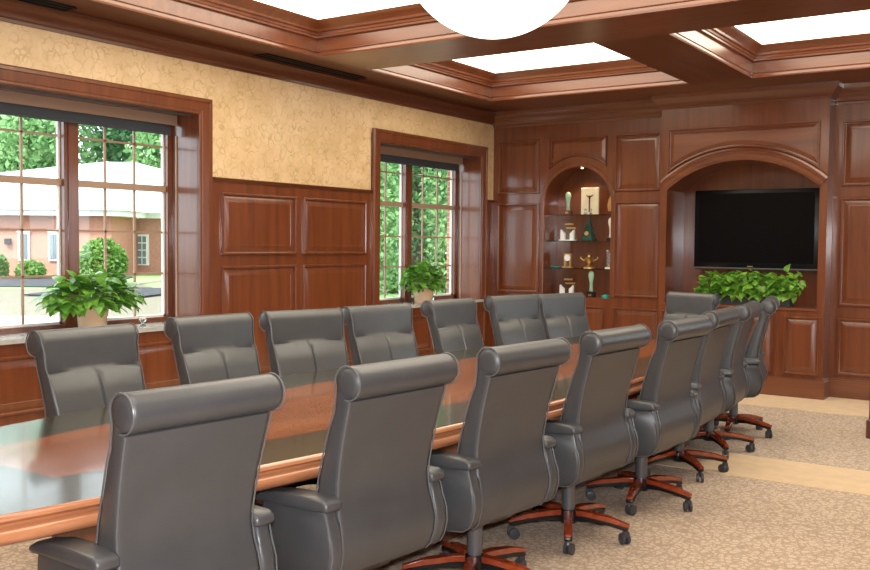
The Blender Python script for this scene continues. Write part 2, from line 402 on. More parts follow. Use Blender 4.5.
# vents
for y0, y1, L in ((5.81, 7.14, 'long black slot air vent in the ceiling edge above the wall between the windows'),
                  (2.65, 3.98, 'long black slot air vent in the ceiling edge above the large near window')):
    t = thing('ceiling_vent', L, 'vent', (-5.71, (y0+y1)/2, ZS-.006), 'slot vents along the left crown')
    MB().box(-5.79, -5.652, y0, y1, ZS-.004, ZS).build('backing', VENTM, t, smooth=0)
    MB().box(-5.79, -5.78, y0, y1, ZS-.012, ZS-.004).box(-5.662, -5.652, y0, y1, ZS-.012, ZS-.004).box(-5.79, -5.652, y0-.01, y0, ZS-.012, ZS-.004).box(-5.79, -5.652, y1, y1+.01, ZS-.012, ZS-.004).build('frame', BLACK, t, smooth=0)
    MB().box(-5.714, -5.706, y0, y1, ZS-.011, ZS-.004).build('slat', BLACK, t, smooth=0)

# pendant bowl ---------------------------------------------------------
pc = (-2.856, 4.80)
t = thing('pendant_lamp', 'large round white glowing glass bowl lamp hanging over the middle of the conference table', 'lamp', (pc[0], pc[1], 2.70))
R0 = .555; cz = 2.703 + R0
prof = [(R0*math.sin(a), cz - R0*math.cos(a)) for a in [math.radians(v) for v in range(0, 88, 4)]]
prof2 = [(r*.98, z+.006) for r, z in prof[::-1]]
BOWL = emit('glowing_bowl_glass', (1,.92,.78), 3.6)
MB().lathe([(r, z) for r, z in prof] + prof2, (pc[0], pc[1], 0), 48).build('glass_bowl', BOWL, t, smooth=60)
MB().lathe([(R0*.998, cz-.03), (R0+.012, cz-.03), (R0+.012, cz-.0), (R0*.97, cz), (R0*.97, cz-.03)], (pc[0], pc[1], 0), 48).build('brass_rim', GOLD, t, smooth=40)
MB().lathe([(0,3.35),(.11,3.35),(.11,3.335),(.03,3.31),(0,3.31)], (pc[0], pc[1], 0), 24).build('canopy', GOLD, t, smooth=40)
m = MB()
for k in range(3):
    a = k*2*PI/3; m.tube([(pc[0]+R0*math.cos(a), pc[1]+R0*math.sin(a), cz-.01), (pc[0]+.05*math.cos(a), pc[1]+.05*math.sin(a), 3.33)], .006, 8)
m.build('hanging_rod', GOLD, t)

# windows --------------------------------------------------------------
GX = -6.22
CAS = [(-.130,0), (-.130,.022), (-.118,.034), (-.098,.034), (-.092,.026), (-.030,.020), (-.022,.014), (-.008,.014), (0,.008), (0,-.01)]
for wi, (yo0, yo1, yi0, yi1) in enumerate(WN):
    W = struct('window_%d' % (wi+1), (XL, (yo0+yo1)/2, .8))
    # casing: open sweep up one side, across, down the other (inner edge path, outward = negative a for CCW)
    path = [(yi1, .795), (yi1, ZH), (yi0, ZH), (yi0, .795)]
    MB().sweep(path, CAS, lw, closed=False).build('casing', WOOD, W, smooth=20)
    # deep jambs and head
    m = MB()
    m.box(GX+.03, XL+.005, yi1, yi1+.02, .80, ZH); m.box(GX+.03, XL+.005, yi0-.02, yi0, .80, ZH); m.box(GX+.03, XL+.005, yi0-.02, yi1+.02, ZH, ZH+.02)
    m.build('jamb', WOOD, W, smooth=0)
    MB().box(-6.135, -6.120, yi1-.010, yi1, .83, 2.35).build('shade_guide', MUNTIN, W, smooth=0)
    MB().box(GX-.02, XL+.036, yi0, yi1, .796, .828).box(XL+.010, XL+.036, yi0-.1, yi0, .796, .828).box(XL+.010, XL+.036, yi1, yi1+.1, .796, .828).build('window_sill', STONE, W, smooth=0)
    # wood frame and mullion
    mid = (4.300 if wi == 0 else 8.585)
    m = MB(); fw = .045
    m.box(GX-.03, GX+.035, yi0, yi0+fw, .828, ZH); m.box(GX-.03, GX+.035, yi1-fw, yi1, .828, ZH)
    m.box(GX-.03, GX+.035, yi0, yi1, .828, .868); m.box(GX-.03, GX+.035, yi0, yi1, ZH-.04, ZH)
    m.box(GX-.03, GX+.045, mid-.062, mid+.062, .828, ZH); m.box(GX+.045, GX+.055, mid-.03, mid+.03, .828, ZH)
    m.build('window_frame', WOOD, W, smooth=0)
    for (s0, s1) in ((yi0+fw, mid-.062), (mid+.062, yi1-fw)):
        S = MB(); q = .014
        S.box(GX-.03, GX-.005, s1-q, s1, .868, ZH-.04).box(GX-.03, GX-.005, s0, s0+q, .868, ZH-.04).box(GX-.05, GX-.005, s0, s1, .868, .885)
        S = S.build('sash', WHITE, W, smooth=0)
        MB().box(GX-.04, GX+.012, s0, s1, 1.893, 1.943).build('meeting_rail', MUNTIN, W, smooth=0)
        m = MB()
        g0, g1 = s0+q*0, s1-q
        for k in (1, 2): yy = g0+(g1-g0)*k/3; m.box(GX-.028, GX-.012, yy-.008, yy+.008, .885, ZH-.04)
        for z in (1.225, 1.562, 2.262): m.box(GX-.028, GX-.012, s0, s1, z-.008, z+.008)
        m.build('muntin_grid', MUNTIN, W, smooth=0)
        MB().box(GX-.022, GX-.018, s0+.002, s1-.002, .87, ZH-.042).build('glass_pane', GLASS, W, smooth=0)
    t = thing('roller_shade', ['rolled-up dark blue-grey roller shade at the top of the large near window', 'rolled-up dark roller shade at the top of the window near the back corner'][wi], 'window shade', (-6.11, (yi0+yi1)/2, 2.36))
    MB().box(-6.115, -6.10, yi0, yi1-.015, 2.432, ZH).build('valance', MUNTIN, t, smooth=0)
    MB().tube([(-6.165, yi0+.02, 2.468), (-6.165, yi1-.06, 2.468)], .034, 16).build('shade_roll', SHADE, t)
    MB().box(-6.135, -6.129, yi0+.02, yi1-.06, 2.362, 2.48).build('shade_fabric', SHADE, t, smooth=0)
    MB().box(-6.142, -6.122, yi0+.02, yi1-.06, 2.352, 2.372, .003).build('hem_bar', SHADE, t, smooth=0)
    MB().box(-5.97, -5.955, yi0, yi1, 2.50, ZH).build('metal_channel', GREYMETAL, t, smooth=0)

# ------------------------------------------------------------------ built-in wall units
def arc(cx, cz, r, a0, a1, n):
    return [(cx + r*math.cos(math.radians(a0+(a1-a0)*k/n)), cz + r*math.sin(math.radians(a0+(a1-a0)*k/n))) for k in range(n+1)]
CR2 = [(0,2.700),(.004,2.885),(.016,2.885),(.018,2.905),(.030,2.915),(.036,2.945),(.058,2.975),(.062,2.992),(.080,3.005),(.100,3.03),(.104,3.069),(0,3.069)]
def side_unit(label, X, lit):
    """X maps the left unit's x onto this unit's x"""
    t = thing('shelving_unit', label, 'built-in cabinet', (X(-4.76), D, 0))
    s = 1 if X(1) > X(0) else -1
    def bx(m, a, b, *r, **k):
        a, b = X(a), X(b); m.box(min(a,b), max(a,b), *r, **k); return m
    n0, n1, cx, sp = -5.18, -4.335, -4.7575, 1.96
    R = (n1-n0)/2
    # face frame with the arched hole: three solid pieces
    m = MB()
    bx(m, -5.874, n0, D, D+.04, 0, 3.069); bx(m, n1, -3.66, D, D+.04, 0, 3.069)
    bx(m, n0, n1, D, D+.04, 0, .885)
    pts = [(n0, 3.069), (n0, sp)] + [(cx - R*math.cos(a), sp + R*math.sin(a)) for a in [PI*k/24 for k in range(1, 24)]] + [(n1, sp), (n1, 3.069)]
    m.prism([(X(u), v) for u, v in pts], lambda u, v, b: (u, b, v), D, D+.04)
    m.build('face_frame', WOOD, t, smooth=0)
    # niche box
    m = MB()
    bx(m, n0-.02, n0, D+.04, 10.30, .80, 2.5); bx(m, n1, n1+.02, D+.04, 10.30, .80, 2.5); bx(m, n0-.02, n1+.02, 10.28, 10.30, .80, 2.5)
    bx(m, n0, n1, D+.03, 10.28, .84, .885)
    m.build('niche_lining', WOOD, t, smooth=0)
    m = MB(); m.sweep([(X(cx - R*math.cos(a)), sp + R*math.sin(a)) for a in [PI*k/24 for k in range(25)]], [(0,D+.04),(0,10.29)], lambda u, v, b: (u, b, v), closed=False)
    m.build('arched_niche_ceiling', WOOD, t, smooth=40)
    # trim round the arch
    pth = [(X(n0), .90), (X(n0), sp)] + [(X(cx - R*math.cos(a)), sp + R*math.sin(a)) for a in [PI*k/24 for k in range(1, 24)]] + [(X(n1), sp), (X(n1), .90)]
    k = s
    MB().sweep(pth, [(0,-.004),(0,.006),(.010*k,.012),(.040*k,.012),(.048*k,.006),(.05*k,0)], backm(D), closed=False).build('arch_trim', WOOD, t, smooth=25)
    # raised panels
    def P(u0, u1, v0, v1, mat=WOOD):
        a, b = sorted((X(u0), X(u1))); panel(a, b, v0, v1, backm(D), mat, t)
    for v0, v1 in ((2.107, 2.706), (.930, 1.953), (.250, .768)):
        P(-5.788, -5.268, v0, v1); P(-4.270, -3.770, v0, v1)
    P(-5.12, -4.42, .250, .768)
    ra = .56
    a0 = math.degrees(math.acos(.348/ra))
    ar = arc(cx, sp, ra, a0, 180-a0, 16)
    lo = [(u, v) for u, v in ar][::-1]
    poly = lo[:1] + lo[1:] + [(-4.41, 2.706), (-5.105, 2.706)]
    poly = [(X(u), v) for u, v in poly]
    if s < 0: poly = poly[::-1]
    MB().sweep(poly, [(a*.75, b) for a, b in PROF], backm(D), fill=True).build('raised_panel', WOOD, t, smooth=20)
    m = MB(); m.prism([(D-y, z) for y, z in CR2[1:]], lambda u, v, q: (q, u, v), *sorted((X(-5.877), X(-3.66)))); m.build('crown_moulding', WOODX, t, smooth=20)
    m = MB(); bx(m, -5.877, -3.66, D-.02, D, 0, .17); bx(m, -5.877, -3.66, D-.012, D, .17, .19); m.build('plinth', WOODX, t, smooth=0)
    for z in (1.840, 1.535, 1.215):
        m = MB(); bx(m, n0+.002, n1-.002, D+.05, 10.275, z-.010, z); m.build('glass_shelf', SHELFGLASS, t, smooth=0)
    m = MB(); m.lathe([(0,.0),(.014,0),(.014,-.006),(0,-.006)], (X(cx), 10.05, sp+R-.004), 16); m.build('puck_light', emit('puck_glow', (1,.8,.5), 8), t)
    if lit:
        l = bpy.data.lights.new('niche_spot', 'SPOT'); l.energy = 9; l.color = (1,.80,.58); l.spot_size = math.radians(125); l.spot_blend = .6; l.shadow_soft_size = .03
        lo_ = bpy.data.objects.new('niche_spot', l); COL.objects.link(lo_); lo_.location = (X(cx)-t.location.x, 10.05-t.location.y, sp+R-.02); lo_.parent = t
    return t
side_unit('cherry wood built-in with an arched niche of trophy shelves, left of the television', lambda x: x, True)
MIR = 2*(-2.832)
side_unit('cherry wood built-in with raised panels to the right of the television arch', lambda x: MIR - x, False)

# centre unit -----------------------------------------------------------
t = thing('media_cabinet', 'projecting cherry wood centre cabinet with a wide arch around the television', 'built-in cabinet', (-2.832, DC, 0))
C0, C1 = -3.672, -1.992; o0, o1 = -3.60, -2.064; sp = 2.075; rise = .289; hw = (o1-o0)/2; Rc = (hw*hw+rise*rise)/(2*rise); ccx = (o0+o1)/2; ccz = sp+rise-Rc
half = math.degrees(math.asin(hw/Rc))
arcpts = lambda r, h, n=24: arc(ccx, ccz, r, 90+h, 90-h, n)
m = MB()
m.box(C0, o0, DC, DC+.05, 0, 3.069); m.box(o1, C1, DC, DC+.05, 0, 3.069); m.box(o0, o1, DC, DC+.05, 0, .86)
pts = [(o0, 3.069), (o0, sp)] + arcpts(Rc, half)[1:-1] + [(o1, sp), (o1, 3.069)]
m.prism(pts, lambda u, v, b: (u, b, v), DC, DC+.05)
m.box(C0, C0+.02, DC+.05, 10.30, 0, 3.069); m.box(C1-.02, C1, DC+.05, 10.30, 0, 3.069)
m.build('face_frame', WOOD, t, smooth=0)
m = MB(); m.box(o0-.02, o0, DC+.05, 10.30, .86, 2.6); m.box(o1, o1+.02, DC+.05, 10.30, .86, 2.6); m.box(o0-.02, o1+.02, 10.24, 10.30, .80, 2.6)
m.build('niche_lining', WOOD, t, smooth=0)
m = MB(); m.sweep(arcpts(Rc, half), [(0,DC+.05),(0,10.25)], lambda u, v, b: (u, b, v), closed=False); m.build('arched_niche_ceiling', WOOD, t, smooth=40)
MB().box(o0, o1, DC-.012, 10.24, .86, .888, .004).build('counter', WOODX, t, smooth=0)
AP = [(0,-.004),(0,.008),(.014,.010),(.022,.016),(.062,.018),(.070,.026),(.090,.028),(.100,.020),(.118,.014),(.128,.004),(.13,0)]
MB().sweep(arcpts(Rc, half, 32), AP, backm(DC), closed=False).build('arch_moulding', WOODX, t, smooth=25)
h2 = math.degrees(math.asin(.745/(Rc+.15)))
lo = arc(ccx, ccz, Rc+.15, 90+h2, 90-h2, 24)
poly = lo + [(ccx+.745, 2.70), (ccx-.745, 2.70)]
MB().sweep(poly, [(a*.8, b) for a, b in PROF], backm(DC), fill=True).build('raised_panel', WOODX, t, smooth=20)
CR3 = [(0,2.928),(.014,2.928),(.018,2.945),(.034,2.955),(.040,2.98),(.070,3.01),(.086,3.03),(.092,3.069),(0,3.069)]
m = MB(); m.sweep([(C1, 9.95), (C1, DC), (C0, DC), (C0, 9.95)][::-1], [(-a, z) for a, z in CR3], flat, closed=False); m.build('crown_moulding', WOODX, t, smooth=20)
m = MB(); m.box(C0-.02, C1+.022, DC-.022, 9.95, 0, .17); m.box(C0-.012, C1+.014, DC-.014, 9.95, .17, .19); m.build('plinth', WOODX, t, smooth=0)
for u0 in (-2.340, -2.780, -3.180, -3.620):
    d = MB().box(u0-.045, u0+.335, DC-.010, DC-.0005, .215, .835, .003).build('door', WOOD, t, smooth=0)
    m = MB(); m.sweep(rect(u0, u0+.295, .250, .785), PROF, backm(DC-.010), fill=True); m.build('raised_panel', WOOD, d, smooth=20, origin=1)
    d.children[0].data.transform(Matrix.Translation(-Vector((-2.832, DC, 0))))

# television -------------------------------------------------------------
t = thing('television', 'large black flat television mounted inside the wide arch', 'television', (-2.79, 10.20, 1.25))
TX0, TX1, TZ0, TZ1, TY = -3.436, -2.150, 1.262, 2.090, 10.11
MB().box(TX0, TX1, TY, TY+.055, TZ0, TZ1, .006, 2).build('casing', TVBEZ, t)
MB().box(TX0+.045, TX1-.045, TY-.003, TY+.001, TZ0+.055, TZ1-.04).build('screen', TVBLACK, t, smooth=0)
MB().box(TX0+.004, TX1-.004, TY-.004, TY+.03, TZ0-.016, TZ0+.002, .003).build('silver_trim', TVSILV, t, smooth=0)
MB().box(-3.1, -2.5, TY+.05, 10.24, 1.45, 1.9).build('wall_bracket', BLACK, t, smooth=0)
MB().box(-2.86, -2.80, TY-.006, TY-.002, TZ0+.010, TZ0+.020).build('power_light', GOLD, t, smooth=0)

# ------------------------------------------------------------------ conference table
def cen(y): return -2.845 + .036*(y-4.45)
def hwid(y): return .80 - .030*(y-4.45)**2
Y0, Y1, ZT = 1.44, 7.55, .74
tt = thing('conference_table', 'long boat-shaped conference table with a glossy orange-brown centre and dark inlaid border', 'table', (-2.845, 4.45, 0))
N = 36
yy = [Y0 + (Y1-Y0)*k/N for k in range(N+1)]
out = [(cen(y)+hwid(y), y) for y in yy] + [(cen(y)-hwid(y), y) for y in yy[::-1]]     # CCW
bw = .315
yi = [Y0+.345 + (Y1-Y0-.69)*k/N for k in range(N+1)]
inn = [(cen(y)+hwid(y)-bw, y) for y in yi] + [(cen(y)-hwid(y)+bw, y) for y in yi[::-1]]
m = MB(); A = [m.bm.verts.new((u, v, ZT)) for u, v in inn]; m.bm.faces.new(A)
m.build('tabletop_centre', TABLE_WOOD, tt, smooth=0)
m = MB(); B = [m.bm.verts.new((u, v, ZT)) for u, v in out]; A = [m.bm.verts.new((u, v, ZT)) for u, v in inn]
for k in range(len(out)):
    j = (k+1) % len(out); m.bm.faces.new((B[k], B[j], A[j], A[k]))
m.build('dark_inlay_border', TABLE_DARK, tt, smooth=0)
m = MB(); m.sweep(out, [(.0,ZT),(-.010,ZT-.001),(-.018,ZT-.006),(-.020,ZT-.016),(-.012,ZT-.024),(-.002,ZT-.028),(.000,ZT-.036),(-.014,ZT-.042),(-.024,ZT-.052),(-.026,ZT-.066),(-.016,ZT-.080),(-.002,ZT-.088),(.05,ZT-.092)], flat)
m.build('edge_moulding', TABLE_EDGE, tt, smooth=50)
m = MB(); m.prism([(cen(y)+hwid(y)-.06, y) for y in yy[1:-1]] + [(cen(y)-hwid(y)+.06, y) for y in yy[1:-1][::-1]], flat, ZT-.090, ZT-.004)
m.build('underside', BLACK, tt, smooth=0)
for a, b in ((2.14, 2.60), (3.87, 5.45), (6.25, 6.95)):
    c = cen((a+b)/2)
    pd = MB().box(c-.30, c+.26, a, b, .10, ZT-.088, .006).build('pedestal', wood('pedestal_veneer', (.16,.04,.014),(.25,.066,.022),(.32,.09,.03),'z'), tt, smooth=0)
    MB().box(c-.33, c+.29, a-.03, b+.03, 0, .10, .008).build('pedestal_foot', WOODX, pd, smooth=0, origin=1)
    pd.children[0].data.transform(Matrix.Translation(-Vector(tt.location)))

# ------------------------------------------------------------------ chairs (local: faces +x, hub at origin)
def back_profile():
    rear = [(-.150,.345),(-.172,.37),(-.188,.42),(-.192,.47),(-.183,.52),(-.168,.57),(-.160,.62),(-.162,.68),(-.174,.75),(-.192,.83),(-.214,.91),(-.230,.968)]
    c, r = (-.226, 1.032), .057
    roll = [(c[0]+r*math.cos(math.radians(a)), c[1]+r*math.sin(math.radians(a))) for a in [-78,-100,-120,-140,-160,180,160,140,120,100,80,60,40,20,4]]
    front = [(-.164,1.0),(-.160,.965),(-.154,.925),(-.143,.905),(-.132,.88),(-.105,.80),(-.078,.72),(-.055,.63),(-.045,.54),(-.05,.46),(-.06,.40),(-.075,.355)]
    return rear + roll + front, len(rear), len(rear)+len(roll)
def norm2(P, i):
    a, b = Vector(P[i-1]), Vector(P[(i+1) % len(P)]); d = (b-a).normalized(); return Vector((-d.y, d.x))   # loop runs clockwise seen from -y
def make_chair():
    root = thing('office_chair', 'x', 'chair')
    P, iR, iF = back_profile(); n = len(P)
    S = [-1,-.985,-.95,-.9,-.7,-.4,-.12,-.035,0,.035,.12,.4,.7,.9,.95,.985,1]
    ctr = Vector((-.15,.7))
    nr = [norm2(P, i) for i in range(n)]
    # make the normals point inward
    ar = sum(P[i][0]*P[(i+1)%n][1] - P[(i+1)%n][0]*P[i][1] for i in range(n))
    sg = 1 if ar > 0 else -1
    m = MB(); rings = []
    def hw(z, i):
        if iR <= i < iF: return .264
        if z > .93: return .256
        return .238 + .017*max(0, min(1, (z-.6)/.33)) + .012*max(0, 1-abs(z-.45)/.15)
    for s in S:
        a = abs(s); ins = .016 if a == 1 else (.004 if a > .98 else 0)
        ring = []
        for i, (x, z) in enumerate(P):
            push = ins
            if i >= iF:                                # front face upholstery
                if i > iF+2: push -= .014*(1-min(1, a)**2)
                if s == 0 and z < .90: push += .012
                if abs(z-.905) < .004: push += .020*(a < .96)
            q = Vector((x, z)) + nr[i]*sg*push
            ring.append(m.bm.verts.new((q.x, s*hw(z, i), q.y)))
        rings.append(ring)
    for A, B in zip(rings, rings[1:]):
        for i in range(n): m.bm.faces.new((A[i], A[(i+1)%n], B[(i+1)%n], B[i]))
    m.bm.faces.new(rings[0]); m.bm.faces.new(rings[-1][::-1])
    back = m.build('backrest', LEATHER, root, smooth=50)
    for s in (-1, 1):
        m = MB(); pts = [Vector((x, s*(hw(z, i)+.001)*.988, z)) - Vector((nr[i].x*sg, 0, nr[i].y*sg))*.001 for i, (x, z) in enumerate(P)]
        m.tube(pts + [pts[0]], .0030, 6, cap=False); m.build('piping', PIPING, back)
    # roll end buttons
    for s in (-1, 1):
        m = MB(); prf = [(.0,.006),(.030,.005),(.046,.001),(.052,-.006)]
        m.lathe([(r, z) for r, z in prf], (0,0,0), 20)
        bmesh.ops.rotate(m.bm, verts=m.bm.verts[:], matrix=Matrix.Rotation(-s*PI/2, 3, 'X'), cent=(0,0,0))
        bmesh.ops.translate(m.bm, verts=m.bm.verts[:], vec=(-.226, s*.262, 1.032)); m.build('roll_end_cap', LEATHER, back, smooth=60)
    # seat
    m = MB(); m.box(-.12, .27, -.235, .235, .385, .475, .035, 4)
    m.build('seat', LEATHER, root, smooth=50)
    MB().box(-.10, .24, -.20, .20, .355, .387, .01).build('seat_pan', BLACK, root)
    for s in (-1, 1):
        # upholstered side panel below the pad
        side = [(-.165,.60),(-.178,.55),(-.198,.50),(-.202,.45),(-.192,.40),(-.172,.365),(-.14,.345),(-.06,.335),(.06,.34),(.13,.37),(.155,.42),(.165,.50),(.16,.57),(.15,.60)]
        m = MB(); a, b = sorted((s*.246, s*.306)); m.prism(side, lambda u, v, q: (u, q, v), a, b, bev=.016)
        arm = m.build('armrest', LEATHER, root, smooth=60)
        pts = [(-.178,.598),(-.185,.612),(-.180,.630),(-.155,.642),(-.05,.640),(.07,.632),(.15,.618),(.185,.600),(.19,.585),(.17,.578),(.10,.590),(-.10,.596)]
        m = MB(); a, b = sorted((s*.236, s*.316)); m.prism(pts, lambda u, v, q: (u, q, v), a, b, bev=.012)
        m.build('arm_pad', LEATHER, arm, smooth=60)
        for q in (s*.303,):
            m = MB(); m.tube([(x*1.0, q, z) for x, z in side[:8]], .003, 6); m.build('piping', PIPING, arm)
    def shift(o):
        o.data.transform(Matrix.Translation((-.03, 0, 0)))
        for ch in o.children: shift(ch)
    for o in list(root.children): shift(o)
    # mechanism and column
    MB().box(-.15, .10, -.08, .08, .318, .352, .012, 2).build('tilt_mechanism', BLACK, root)
    MB().tube([(.06,.06,.335),(.06,.22,.335)], .007, 8).build('height_lever', BLACK, root)
    MB().lathe([(0,.33),(.034,.33),(.034,.15),(.030,.148),(.030,.13),(0,.13)], n=20).build('swivel_column', GREYMETAL, root, smooth=40)
    # base
    base = MB().lathe([(0,.075),(.040,.075),(.050,.09),(.050,.130),(.040,.142),(0,.142)], n=20).build('star_base', BLACK, root, smooth=40)
    fm = lambda u, v, q: (u, q, v)
    for k in range(5):
        ang = k*2*PI/5; R = Matrix.Rotation(ang, 3, 'Z')
        def rot(mb): bmesh.ops.rotate(mb.bm, verts=mb.bm.verts[:], matrix=R, cent=(0,0,0)); return mb
        lowp = [(.03,.085),(.12,.094),(.22,.088),(.305,.070),(.312,.078),(.308,.088),(.22,.106),(.12,.118),(.03,.118)]
        m = MB(); m.prism(lowp, fm, -.020, .020, bev=.004); leg = rot(m).build('base_leg', BLACK, root)
        topp = [(.045,.117),(.12,.117),(.22,.105),(.310,.086),(.318,.092),(.316,.104),(.22,.129),(.12,.141),(.045,.144)]
        m = MB(); A = [m.bm.verts.new((u, -(.027-.022*0-.010*u/.3), v)) for u, v in topp]; B = [m.bm.verts.new((u, .027-.010*u/.3, v)) for u, v in topp]
        fs = [m.bm.faces.new(A), m.bm.faces.new(B[::-1])] + [m.bm.faces.new((A[i], B[i], B[(i+1)%9], A[(i+1)%9])) for i in range(9)]
        bmesh.ops.bevel(m.bm, geom=list(set(fs[0].edges) | set(fs[1].edges)), offset=.005, segments=2, affect='EDGES')
        rot(m).build('wood_cap', LEG_WOOD, leg)
        m = MB(); m.tube([(.298,0,.048),(.298,0,.084)], .009, 10)
        m.tube([(.300,-.006,.055),(.300,.006,.055)], .020, 12)
        ca = rot(m).build('caster', CASTERM, root)
        sw = random.uniform(-1.2, 1.2); Rw = Matrix.Rotation(sw, 3, 'Z')
        for y in (-.014, .014):
            w_ = MB(); w_.tube([(-.012, y-.009, .028), (-.012, y-.007, .028), (-.012, y+.007, .028), (-.012, y+.009, .028)], [.022,.028,.028,.022], 18)
            bmesh.ops.rotate(w_.bm, verts=w_.bm.verts[:], matrix=Rw, cent=(0,0,0)); bmesh.ops.translate(w_.bm, verts=w_.bm.verts[:], vec=(.30,0,0))
            rot(w_).build('wheel', CASTERM, ca)
    return root
proto = make_chair()
proto_base = [o.name for o in proto.children]
# hub x, hub y, facing angle, height scale, base turn
def right(rx, ry, tilt): a = math.radians(180-tilt); return (rx + .256*math.cos(a), ry + .256*math.sin(a), a)
def leftc(rx, ry, tilt): a = math.radians(-tilt); return (rx + .256*math.cos(a), ry + .256*math.sin(a), a)
chairs = [
 (right(-2.075, 1.87, 5.5), -72, 'black leather high-back chair nearest the camera, its back filling the lower left'),
 (right(-1.945, 2.66, 5.3), -70, 'black leather high-back chair, second from the camera in the row seen from behind'),
 (right(-1.870, 3.44, 6.0), -68, 'black leather chair, third from the camera in the row seen from behind'),
 (right(-1.850, 4.33, 4.4), -64, 'black leather high-back chair, fourth from the camera in the row seen from behind'),
 (right(-1.790, 5.17, 3.0), -80, 'black leather high-back chair, fifth from the camera in the row seen from behind'),
 (right(-1.870, 6.05, -2.5), -44, 'black leather high-back chair, sixth from the camera in the row seen from behind'),
 (right(-1.915, 6.83, -7), -50, 'black leather high-back chair seen from behind, last but one towards the planter'),
 (right(-1.965, 7.60, -12), -82, 'black leather chair seen from behind, farthest of its row, in front of the planter'),
 (leftc(-3.83, 2.73, 0), 20, 'black leather chair facing the table in front of the large near window and its plant'),
 (leftc(-3.94, 3.61, 4), 0, 'black leather high-back chair facing the table at the right edge of the large near window'),
 (leftc(-3.84, 4.25, 16), 30, 'black leather chair turned slightly, in front of the wood panels between the windows'),
 (leftc(-3.76, 4.88, 12), 10, 'black leather high-back chair on the window side, just left of the farther window plant'),
 (leftc(-3.74, 5.71, 3), 40, 'black leather chair on the window side, directly in front of the farther window plant'),
 (leftc(-3.64, 6.46, 13), 15, 'black leather chair on the window side, in front of the back corner of the room'),
 (leftc(-3.52, 7.03, 16), 55, 'black leather chair on the window side, in front of the trophy shelves'),
]
hx, hy, ha = -2.71, 7.99, math.radians(-106)
chairs.append(((hx + .256*math.cos(ha), hy + .256*math.sin(ha), ha), 0, 'black leather chair at the far head of the table, facing the camera, beside the planter'))
for i, ((x, y, a), ph, L) in enumerate(chairs):
    c = proto if i == 0 else copy_tree(proto)
    c.location = (x, y, .004 if 6.13 < y < 6.78 else 0); c.rotation_euler = (0, 0, a)
    c['label'] = L
    if i == len(chairs)-1: c.scale = (.94, .90, 1)
    c['group'] = 'high-back chairs around the conference table'
    dphi = math.radians(ph) - a
    for ch in c.children:
        nm = ch.name.split('.')[0]
        if nm in ('base_leg', 'caster', 'star_base', 'swivel_column'): ch.rotation_euler = (0, 0, dphi)

# ------------------------------------------------------------------ plants
def leaf(bm, p, d, up, L, W):
    """a folded heart-shaped leaf"""
    d = Vector(d).normalized(); up = Vector(up); s = d.cross(up)
    if s.length < 1e-3: s = d.cross(Vector((1,0,0)))
    s.normalize(); nrm = s.cross(d).normalized()
    def q(t, w, h): return bm.verts.new(Vector(p) + d*(L*t) + s*(W*w) + nrm*(L*h))
    c0 = q(0,0,0); c1 = q(.35,0,.05); c2 = q(.7,0,.0); tip = q(1.05,0,-.16)
    for sg in (-1, 1):
        a = q(-.10, .28*sg, .04); b = q(.12, .5*sg, .10); c = q(.45, .46*sg, .08); e = q(.78, .24*sg, .0)
        bm.faces.new((c0, a, b, c1)); bm.faces.new((c1, b, c, c2)); bm.faces.new((c2, c, e, tip))
def foliage(cx, cy, cz, rx, ry, rz, n, L, droop=.3, trail=0, seed=1):
    r = random.Random(seed); m = MB(); st = MB()
    for k in range(n):
        th = r.uniform(0, 2*PI); ph = r.uniform(-.25, 1.0)
        f = r.uniform(.55, 1.0)
        d = Vector((math.cos(th)*math.cos(ph*1.3), math.sin(th)*math.cos(ph*1.3), math.sin(ph*1.3)))
        p = Vector((cx + d.x*rx*f, cy + d.y*ry*f, cz + max(-.3, d.z)*rz*f + .02))
        ld = Vector((d.x + r.uniform(-.5,.5), d.y + r.uniform(-.5,.5), d.z*.4 - droop + r.uniform(-.4,.5)))
        sz = L*r.uniform(.6, 1.15)
        leaf(m.bm, p, ld, (r.uniform(-.4,.4), r.uniform(-.4,.4), 1), sz, sz*.85)
        if k % 3 == 0: st.tube([(cx + d.x*.03, cy + d.y*.03, cz-.02), ((cx+p.x)/2, (cy+p.y)/2, (cz+p.z)/2+.03), tuple(p)], .0022, 5)
    return m, st
def potted(label, x, y, z, s, rx, ry, rz, n, L, seed):
    t = thing('potted_plant', label, 'plant', (x, y, z))
    pr = [(0,0),(.072,0),(.076,.006),(.084,.085),(.090,.125),(.094,.128),(.094,.142),(.085,.142),(.082,.125),(.0,.122)]
    MB().lathe([(r*s, zz*s) for r, zz in pr], (x, y, z), 28).build('pot', POT, t, smooth=35)
    MB().lathe([(0,.128*s),(.082*s,.126*s)], (x, y, z), 20).build('soil', SOIL, t)
    m, st = foliage(x, y, z+.15*s, rx, ry, rz, n, L, seed=seed)
    m.build('foliage', LEAF, t, smooth=60); st.build('stems', STEM, t)
    return t
potted('leafy green pothos in a cream pot on the sill of the large near window', -6.02, 4.36, .828, 1.3, .17, .40, .21, 330, .105, 3)
potted('smaller leafy green plant in a cream pot on the sill of the farther window', -6.02, 8.66, .828, 1.3, .16, .36, .22, 300, .095, 5)
t = thing('planter', 'long dark grey trough planter of bright green foliage below the television', 'plant', (-2.83, 9.82, .888))
m = MB(); m.box(-3.33, -2.33, 9.74, 9.90, .888, .978, .004).build('trough', TROUGHM, t, smooth=0)
MB().box(-3.345, -2.315, 9.728, 9.912, .968, .984, .003).build('rim', TROUGHM, t, smooth=0)
MB().box(-3.32, -2.34, 9.75, 9.89, .979, .986).build('soil', SOIL, t, smooth=0)
r = random.Random(11); m = MB(); st = MB()
